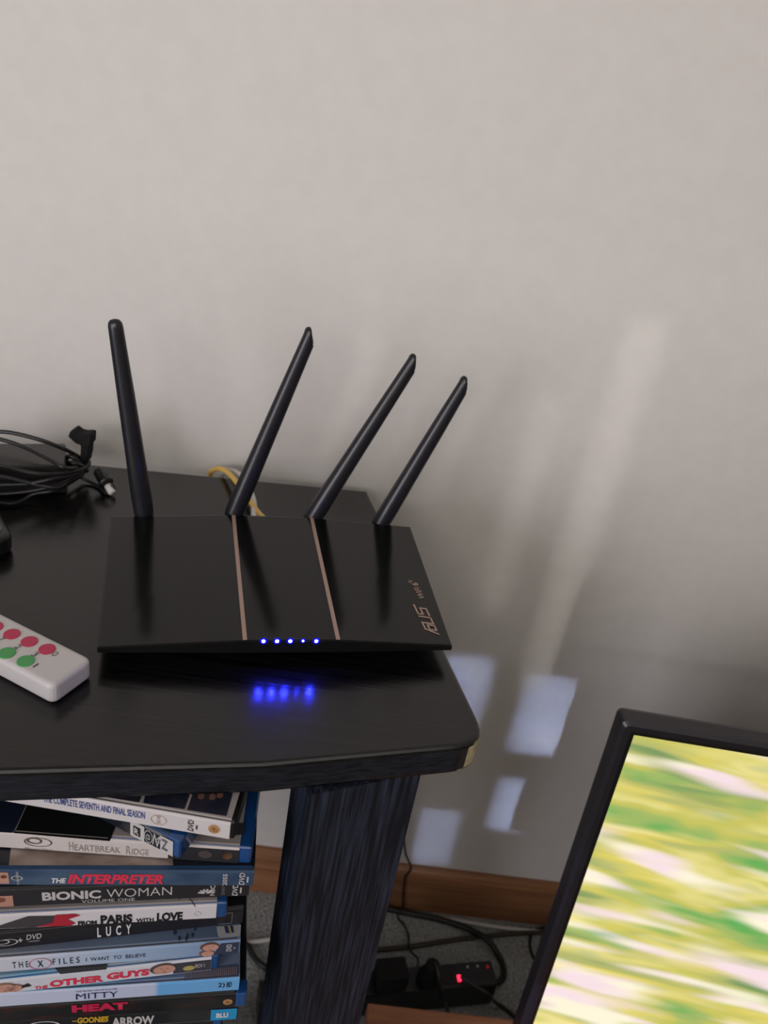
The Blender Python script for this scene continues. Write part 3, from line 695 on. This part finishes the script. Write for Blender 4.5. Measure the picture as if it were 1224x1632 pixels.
# --- J
spJ = plain('print_white_spine_b', (.64, .66, .72)); cvJ = grad('print_sky_cover', [(0, (.36, .37, .42)), (.3, (.12, .33, .50)), (.5, (.30, .38, .46)), (1, (.30, .34, .40))], 0, .158)
cJ = case('disc_case', 'blue disc case with heavy red capitals between two printed men on its white spine', DZ0-8*T15, (40, 1580), (348, 1545), .158, bd_, spJ, cvJ, cap=(.004, .0050))
st_text(cJ, 'THE', 55, 76, 1572, .10, .32, RED, bold=.03); st_text(cJ, 'OTHER', 79, 165, 1565, .14, .60, RED, bold=.05); st_text(cJ, 'GUYS', 170, 238, 1556, .22, .68, RED, bold=.05)
face(cJ, 262, 1548, .0052, .5, pm((.10, .07, .06))); face(cJ, 8, 1573, .0045, .42, pm((.25, .15, .1))); face(cJ, 24, 1574, .0035, .34, pm((.25, .15, .1)))
sp_rect(cJ, 'dark_spine_end', sp(cJ, 276, 1545)[0], cJ.L-.0052, .12, .84, pm((.05, .05, .065)))
sp_disc(cJ, 'yellow_emblem', sp(cJ, 301, 1543)[0], .42, .0026, pm((.45, .36, .12)), .0004, 1.4); st_text(cJ, 'BDI I', 311, 326, 1540, .38, .62, LG, name='format_mark')
cv_poly(cJ, 'dark_cover_picture', [(96, 1553), (170, 1545.5), (171, 1535), (86, 1542)], pm((.045, .045, .05)), .0003)
sp_rect(cJ, 'tie_print', 0, 0, 0, 0, BLK, .0004, pts=[(sp(cJ, 33, 1570)[0], .34), (sp(cJ, 50, 1568)[0], .40), (sp(cJ, 44, 1566)[0], .62), (sp(cJ, 36, 1570)[0], .5)])

# --- K
spK = grad('print_blue_spine', [(0, (.08, .36, .72)), (.06, (.56, .61, .75)), (.66, (.52, .58, .76)), (.68, (.15, .42, .78)), (1, (.16, .43, .78))], 0, .176)
cvK = grad('print_blue_cover', [(0, (.04, .22, .45)), (.3, (.05, .30, .50)), (.6, (.10, .17, .32)), (1, (.16, .20, .30))], 0, .176)
cK = case('disc_case', 'light blue disc case with small navy capitals and a striped picture at right', DZ0-9*T15, (0, 1605), (380, 1578), .170, bk, spK, cvK)
st_text(cK, 'MITTY', 121, 188, 1588, .22, .62, pm((.03, .03, .10))); st_text(cK, 'THE SECRET LIFE OF WALTER', 121, 187, 1582, .74, .84, pm((.05, .04, .08)))
st_text(cK, '2)', 347, 358, 1571, .30, .70, BLK, name='format_mark', bold=.01); st_text(cK, 'BD', 361, 369, 1570, .35, .72, BLK, name='format_mark', bold=.02)
cv_poly(cK, 'striped_picture_ground', [(293, 1563), (381, 1556), (380, 1537), (297, 1545)], pm((.06, .075, .14)), .0003)
for k in range(27):
    x = 295+k*3.1; y = 1561.6-k*.26
    cv_poly(cK, 'picture_stripe', [(x, y-1), (x+1.5, y-1.1), (x+1.9, y-14), (x+.7, y-13.8)], pm((.26, .20, .20)), .0005)

# --- L .. N
spL = noise_mat('print_dark_fire', (.012, .012, .013), (.06, .018, .012), scale=(18, 1, 60), ns=3, rough=.3, lo=.5, hi=.75)
cM_ = case('disc_case', 'black disc case with heavy red letters and a blue corner, below the light blue case', DZ0-10*T15, (0, 1629), (390, 1604), .158, bk, spL, plain('print_near_black', (.012, .012, .014)), cap=(.004, .0075))
from_bm('blue_case_corner', box_bm((cM_.L-.0070, -.0006, .0008), (cM_.L+.0008, .010, cM_.T+.0004), .002, 3), bd_, cM_.root)
st_text(cM_, 'HEAT', 114, 204, 1600, .44, .99, pm((.55, .015, .07)), bold=.06); shield(cM_, 363, 1596, .9)
cN = case('disc_case', 'black disc case with small yellow playful lettering and a cyan label at right', DZ0-11*T15, (0, 1648), (378, 1624), .165, bk, plain('print_black_b', (.018, .018, .020)), plain('print_black_c', (.02, .02, .022)))
st_text(cN, 'THE', 114, 122, 1620, .64, .76, pm((.60, .42, .05)), bold=.02); st_text(cN, 'GOONiES', 123, 173, 1622, .50, .95, pm((.60, .36, .03)), bold=.05, shear=.1)
sp_rect(cN, 'cyan_label', sp(cN, 336, 1615)[0], cN.L-.0008, .08, .92, pm((.02, .30, .60))); st_text(cN, 'BLU', 345, 364, 1614, .30, .68, WHT, name='label_lettering', bold=.05).location.y = -.0003
uu = sp(cN, 70, 1634)[0]; sp_disc(cN, 'format_mark', uu, .5, .0050, LG, .0003, 2.0, ring=.0008)
cO = case('disc_case', 'dark disc case with large white capitals, lowest in view', DZ0-12*T15, (0, 1668), (352, 1646), .158, bd_, plain('print_black_d', (.016, .016, .018)), plain('print_black_e', (.03, .03, .034)), cap=(.004, .006))
st_text(cN, 'ARROW', 178, 246, 1622, .10, .78, LG, bold=.04)
zlast = DZ0-12*T15
for k in range(1, int((zlast-.403)/T15)+1):     # rest of the pile, down to the shelf
    case('disc_case', 'one of the dark disc cases at the foot of the pile, below the lettered ones', zlast-k*T15, (0, 1690), (350+k*2, 1668), .172, bk, darkg, darkg, group='lowest cases of the pile')

# --- B: skewed blue case lying across the pile, under the white one
zB = DZ0-T15
cB = case('disc_case', 'blue disc case with black spine and rating labels, lying skewed below the white case', zB, (209, 1331), (286, 1371), .158, bd_, plain('print_black_spine_b', (.012, .014, .022)), plain('print_blueblack_cover', (.02, .05, .10)), cap=(.004, .0090), D_=.118)
def lab(x0, x1, v0, v1, m, nm='white_label', lift=.0002):
    return sp_rect(cB, nm, sp(cB, x0, 1335)[0], sp(cB, x1, 1350)[0], v0, v1, m, lift)
lab(208, 230, .06, .92, LG); lab(213, 224, .22, .72, BLK, 'label_square', .0004); lab(256, 276, .06, .92, LG)
def labt(s, x0, x1, v0, v1, m): return text('label_lettering', s, Vector((0, -cB.o, 0)), Vector((1, 0, 0)), Vector((0, 0, 1)), sp(cB, x0, 1340)[0], sp(cB, x1, 1345)[0], cB.T*v0, cB.T*v1, m, cB.root, bold=.02, lift=.0006)
labt('R', 215, 222, .30, .64, LG); labt('Z', 258, 268, .22, .80, pm((.12, .12, .13)))
sp_disc(cB, 'ring_mark', sp(cB, 237, 1342)[0], .5, .0052, LG, .0003, .55, ring=.0006); labt('CD', 234, 240, .35, .65, LG)
st2 = bmesh.new(); ribbon(st2, [(sp(cB, 244, 1345)[0]+d*.001, cB.T*v) for d, v in ((0, .2), (1, .85), (3, .2), (5, .85), (2, .5), (6, .45))], .0006, Vector((0, -cB.o-.0003, 0)), Vector((1, 0, 0)), Vector((0, 0, 1)), Vector((0, 0, 0)))
from_bm('monogram', st2, LG, cB.root)
# --- A: white case on the very top
covA = plain('print_white_cover', (.42, .38, .36))
cA = case('disc_case', 'white disc case with blue capitals along its spine, topmost of the pile', DZ0, (20, 1280), (373, 1340), .176, bk, plain('print_white_spine_c', (.66, .62, .62)), covA, cap=(0, .0028))
st_text(cA, 'THE COMPLETE SEVENTH AND FINAL SEASON', 71, 231, 1300, .42, .80, pm((.06, .09, .30)), bold=.015)
u = sp(cA, 253, 1308)[0]; sp_disc(cA, 'ring_mark', u, .5, .0040, pm((.42, .28, .20)), .0003, 1.15, ring=.0003); st_rot(cA, 'THE WB', 253, 1308, .0022, .28, .72, pm((.42, .28, .20)))
dvd(cA, 306, 1317, pm((.06, .055, .06)), .18, .80); shield(cA, 341, 1324)
panm = noise_mat('print_night_photo', (.012, .016, .035), (.035, .032, .045), scale=(40, 30, 4), ns=2, rough=.25)
for q in ([(228, 1280), (294, 1290), (304, 1262), (235, 1254)], [(298, 1291), (361, 1301), (372, 1260), (308, 1262)], [(150, 1268), (222, 1279), (230, 1255), (160, 1246)]):
    cv_poly(cA, 'cover_photograph', q, panm, .0002)
for (x, y) in ((320, 1270), (338, 1271), (350, 1268)):
    cv_poly(cA, 'printed_face', [(x-5, y+3), (x, y+5), (x+5, y+3), (x+6, y-3), (x+1, y-6), (x-4, y-4)], pm((.20, .10, .07)), .0004)

# ------------------------------------------------------------------ monitor
ma, mt_ = R(-2.5), R(6)
mR = Vector((math.cos(ma), math.sin(ma), 0)); mU = Vector((-math.sin(ma)*math.sin(mt_), math.cos(ma)*math.sin(mt_), math.cos(mt_))); mN = mR.cross(mU)  # towards the viewer
d = ray(1010, 1170); Pc = CAM + d*(.62/d.dot(FW))
SW, SH, BZ = .60, .37, .0125
mon = frame_empty('monitor', Pc - mU*SH + mR*SW/2, mR, mU, mN, label='black-framed monitor showing blurred yellow and green foliage in front of wall', cat='monitor')
x0, x1, y0, y1 = -SW/2, SW/2, 0, SH
def ring_mesh(name, profile, m, midx=None):
    """rectangular picture-frame; profile of (outset from the screen edge, height over the screen)"""
    bm = bmesh.new(); rings = []
    for o_, h in profile:
        r = max(0, o_-.004) * .55; c4 = []
        for cx_, cy_, sx_, sy_ in ((x0, y0, -1, -1), (x1, y0, 1, -1), (x1, y1, 1, 1), (x0, y1, -1, 1)):
            X, Y = cx_+sx_*o_, cy_+sy_*o_
            a0_ = {(-1, -1): 180, (1, -1): 270, (1, 1): 0, (-1, 1): 90}[(sx_, sy_)]
            for k in range(5):
                a = R(a0_+k*22.5); c4.append(bm.verts.new((X-sx_*r+math.cos(a)*r, Y-sy_*r+math.sin(a)*r, h)))
        rings.append(c4)
    n = len(rings[0])
    for i, (a, b) in enumerate(zip(rings, rings[1:])):
        for k in range(n):
            f = bm.faces.new((a[k], a[(k+1) % n], b[(k+1) % n], b[k])); f.material_index = midx[i] if midx else 0
    bmesh.ops.recalc_face_normals(bm, faces=bm.faces[:])
    return from_bm(name, bm, m, mon)
ring_mesh('bezel', [(0, -.004), (0, .0012), (.0040, .0022), (.0045, .0036), (.0095, .0036), (BZ, .001), (BZ+.0010, -.012), (BZ, -.016), (0, -.017)], [M['frame'], M['framein'], M['frameglint']], [1, 1, 2, 0, 0, 0, 0, 0])
from_bm('back_shell', box_bm((x0+.01, y0+.01, -.045), (x1-.01, y1-.01, -.0165), .012, 3), M['frame'], mon)
ms = bpy.data.materials.new('screen_picture'); ms.use_nodes = True; t = ms.node_tree; n = t.nodes; l = t.links
b = n['Principled BSDF']; b.inputs['Base Color'].default_value = (.01, .01, .01, 1); b.inputs['Roughness'].default_value = .35
tc = n.new('ShaderNodeTexCoord')
def nz(scale, off, rot=0, detail=2, dist=0):
    m0 = n.new('ShaderNodeMapping'); m0.inputs['Scale'].default_value = (.60, .37, 1); m0.inputs['Rotation'].default_value = (0, 0, rot or R(6))
    mp = n.new('ShaderNodeMapping'); mp.inputs['Scale'].default_value = (scale[0]/.6, scale[1]/.37, 1); mp.inputs['Location'].default_value = off
    q = n.new('ShaderNodeTexNoise'); q.inputs['Scale'].default_value = 1; q.inputs['Detail'].default_value = detail; q.inputs['Distortion'].default_value = dist
    l.new(tc.outputs['UV'], m0.inputs[0]); l.new(m0.outputs[0], mp.inputs[0]); l.new(mp.outputs[0], q.inputs[0]); return q
def ramp(src, st):
    c = n.new('ShaderNodeValToRGB'); e = c.color_ramp.elements; c.color_ramp.interpolation = 'EASE'
    while len(e) > 1: e.remove(e[-1])
    e[0].position = st[0][0]; e[0].color = (*st[0][1], 1)
    for p, k in st[1:]: x = e.new(p); x.color = (*k, 1)
    l.new(src, c.inputs[0]); return c
def mixc(f, a, b_):
    q = n.new('ShaderNodeMix'); q.data_type = 'RGBA'; l.new(f, q.inputs['Factor']); l.new(a, q.inputs['A']); l.new(b_, q.inputs['B']); return q.outputs['Result']
big = nz((5, 9, 1), (3.1, 1.7, 0), R(6), 2)
base = ramp(big.outputs[0], [(.32, (.12, .42, .10)), (.42, (.34, .48, .13)), (.50, (.58, .55, .12)), (.60, (.78, .70, .24)), (.72, (.50, .55, .28))])
mid = nz((3.4, 16, 1), (9.3, 4.2, 0), R(6), 2)
midc = ramp(mid.outputs[0], [(.35, (.20, .32, .12)), (.45, (.46, .48, .16)), (.55, (.72, .62, .13)), (.68, (.98, .86, .38))])
sep = n.new('ShaderNodeSeparateXYZ'); l.new(tc.outputs['UV'], sep.inputs[0])
col = mixc(ramp(nz((3, 12, 1), (1, 8, 0), 0, 2).outputs[0], [(.38, (0, 0, 0)), (.62, (1, 1, 1))]).outputs[0], base.outputs[0], midc.outputs[0])
# pale blossom streaks, commoner in the lower half of the picture
st_ = nz((3.8, 17, 1), (5.4, 2.6, 0), R(7), 1, .1)
mr = n.new('ShaderNodeMapRange'); mr.inputs[1].default_value = 0; mr.inputs[2].default_value = 1; mr.inputs[3].default_value = .10; mr.inputs[4].default_value = -.07
l.new(sep.outputs[1], mr.inputs[0]); ad = n.new('ShaderNodeMath'); l.new(st_.outputs[0], ad.inputs[0]); l.new(mr.outputs[0], ad.inputs[1])
mk = ramp(ad.outputs[0], [(.50, (0, 0, 0)), (.70, (1, 1, 1))])
wh = ramp(nz((6, 14, 1), (2, 2, 0)).outputs[0], [(.4, (1, .93, .70)), (.6, (.95, .76, .80))])
col = mixc(mk.outputs[0], col, wh.outputs[0])
l.new(col, b.inputs['Emission Color']); b.inputs['Emission Strength'].default_value = 1.0
quad_mesh('screen', [(x0, y0, 0), (x1, y0, 0), (x1, y1, 0), (x0, y1, 0)], ms, mon, uv=True)
# neck and foot on the bench
BT = .100
bench = empty('bench', (.6, .32, 0), 0, 'low orange-brown wooden bench, its back corner showing below the power strip', 'bench')
bc = onz(586, 1598, BT)
box('seat_board', (bc.x-.6, -.17, BT-.022), (.62, bc.y-.32, BT), M['benchwood'], bench, .002)
for sx_ in (bc.x-.6+.07, .55):
    for sy_ in (-.14, bc.y-.32-.10): box('leg', (sx_, sy_, 0), (sx_+.04, sy_+.04, BT-.022), M['benchwood'], bench, .002)
mi = mon.matrix_world.inverted()
mc = mon.matrix_world @ Vector((0, .05, -.045))
def ML(o): o.matrix_parent_inverse = mi; return o
fy = bc.y-.12
ML(box('neck', (mc.x-.03, mc.y-.012, BT+.012), (mc.x+.03, mc.y+.016, mc.z+.06), M['frame'], mon, .004))
ML(box('foot', (mc.x-.12, mc.y-.13, BT+.0004), (mc.x+.12, bc.y-.006, BT+.014), M['frame'], mon, .004))

# ------------------------------------------------------------------ power strip and leads on the carpet
sz = .045
q0, q1, q2 = onz(795, 1569, sz), onz(783, 1534, sz), onz(588, 1588, sz)
px_ = (q0-q2).normalized(); py_ = Vector((-px_.y, px_.x, 0)); pd = (q1-q0).dot(py_)
strip = frame_empty('power_strip', Vector((q0.x, q0.y, 0)), px_, py_, Vector((0, 0, 1)), label='black power strip with glowing red switch lying on the grey carpet', cat='power strip')
PI = strip.matrix_world.inverted()
def PL(o): o.matrix_parent_inverse = PI; return o
from_bm('body', box_bm((-.30, 0, .0005), (0, pd+.004, sz), .004, 3), M['black'], strip)
def sl_(x, y, zz=sz): return PI @ onz(x, y, zz)
rec = plain('socket_black', (.003, .003, .003), .5)
p = sl_(716, 1553); disc('socket', (p.x, p.y, sz), (0, 0, 1), .0125, rec, strip, h=.0012)
for (x, y) in ((747, 1555), (765, 1552)):
    p = sl_(x, y); disc('socket_hole', (p.x, p.y, sz), (0, 0, 1), .0024, rec, strip, h=.0005, sides=14)
for (x, y) in ((745, 1541), (761, 1540)):
    p = sl_(x, y); disc('white_dot', (p.x, p.y, sz), (0, 0, 1), .0018, pm((.35, .35, .33)), strip, h=.0006, sides=14)
p = sl_(777, 1541); disc('faint_red_lamp', (p.x, p.y, sz), (0, 0, 1), .0020, M['red_dim'], strip, h=.0006, sides=14)
p = sl_(732, 1557, sz+.003); box('switch_lamp', (p.x-.0022, p.y-.004, sz-.001), (p.x+.0022, p.y+.003, sz+.003), M['red_neon'], strip, .0008)
# a block charger and a round plug pushed into it
g0 = sl_(613, 1578, sz+.03); g1 = sl_(651, 1572, sz+.03)
blk = frame_empty('plug_in_charger', strip.matrix_world @ Vector(((g0.x+g1.x)/2, .014, sz+.0015)), px_, py_, Vector((0, 0, 1)), label='square black plug-in charger in the left end of the power strip', cat='charger')
from_bm('case', box_bm((-.019, -.013, 0), (.019, .015, .028), .003, 2), M['blackmatt'], blk)
for s_ in (-.006, .006): box('pin', (s_-.001, -.003, -.0012), (s_+.001, .003, .0005), M['silver'], blk)
g = sl_(681, 1560, sz)
plug = frame_empty('plug', strip.matrix_world @ Vector((g.x, .012, sz+.0015)), px_, py_, Vector((0, 0, 1)), label='round black plug standing in the middle of the power strip', cat='plug')
lathe('body', (0, 0, 0), (0, 0, .036), [(0, .013), (.002, .0145), (.012, .014), (.016, .010), (.034, .0085), (.036, .006)], M['blackmatt'], plug)
tube('lead', [(0, 0, .034), (.002, -.006, .040), (.004, -.018, .032), (.008, -.028, .012), (.014, -.034, .0035), (.020, -.075, .0035)], .0026, M['cable'], plug)
def fl_(l, r_): return [onz(x, y, r_+h) for x, y, h in l]
cords = [
 ('cord', 'thick black lead curving from the baseboard into the right end of the power strip', M['cable'], .0042, [(560, 1440, 0), (610, 1447, 0), (655, 1456, 0), (700, 1465, 0), (745, 1480, .003), (775, 1497, .0075), (792, 1518, .002), (801, 1537, 0), (803, 1556, .006), (795, 1566, .012), (787, 1563, .016)]),
 ('cord', 'brown lead running straight across the carpet behind the power strip', M['browncable'], .0032, [(520, 1520, 0), (600, 1514, 0), (660, 1508, 0), (740, 1496, 0), (820, 1488, 0), (880, 1486, 0), (940, 1490, 0)]),
 ('cord', 'flat white lead lying along the foot of the baseboard', M['whitecable'], .0030, [(690, 1462, 0), (735, 1468, 0), (790, 1477, 0), (850, 1484, 0), (920, 1492, 0)]),
 ('cord', 'white lead on the carpet left of the black leg', M['whitecable'], .0030, [(330, 1500, 0), (380, 1503, 0), (405, 1501, 0), (425, 1498, 0), (450, 1493, 0), (500, 1486, 0)]),
 ('cord', 'black lead dipping across the carpet left of the black leg', M['cable'], .0038, [(360, 1490, 0), (392, 1505, 0), (404, 1524, 0), (418, 1538, 0), (440, 1546, 0), (500, 1552, 0)]),
 ('cord', 'thin dark lead hooking down beside the monitor frame', M['cable'], .0022, [(870, 1478, 0), (852, 1483, 0), (845, 1497, 0), (846, 1515, 0), (856, 1532, 0), (880, 1545, 0), (900, 1550, 0)]),
 ('cord', 'black lead leaving the front right of the power strip towards the monitor', M['cable'], .0024, [(734, 1556, .050), (748, 1566, .049), (765, 1576, .047), (779, 1586, .043), (787, 1595, .020), (800, 1604, .001), (815, 1615, 0), (826, 1626, 0), (845, 1645, 0)]),
]
for nm, lb, mm, rr, l_ in cords:
    tag(tube(nm, fl_(l_, rr), rr, mm), lb, 'cable')
# thin black lead hanging from the stand and crinkling down to the strip
hp = [ony(640, 1290, .69), ony(644, 1340, .690), ony(647, 1362, .690), ony(655, 1383, .690), ony(646, 1398, .690), ony(643, 1420, .692), ony(641.5, 1447, .690)]
hp += [onz(634, 1461, .003), onz(644, 1474, .003), onz(651, 1490, .010), onz(653, 1513, .012), onz(666, 1528, .020), onz(665, 1543, .034)]
tag(tube('cord', hp, .0015, M['cable']), 'thin black crinkled lead hanging down the wall right of the leg', 'cable')
# pale plug end at the monitor's lower left
pe = ony(836, 1604, .40)
wpz = onz(832, 1606, BT+.006)
tag(lathe('cable_plug', wpz+Vector((-.001, .004, 0)), wpz+Vector((.006, -.035, 0)), [(0, .0030), (.002, .0045), (.026, .0048), (.036, .003)], M['whitecable']), 'small white plug lying on the bench at the monitor frame', 'plug')
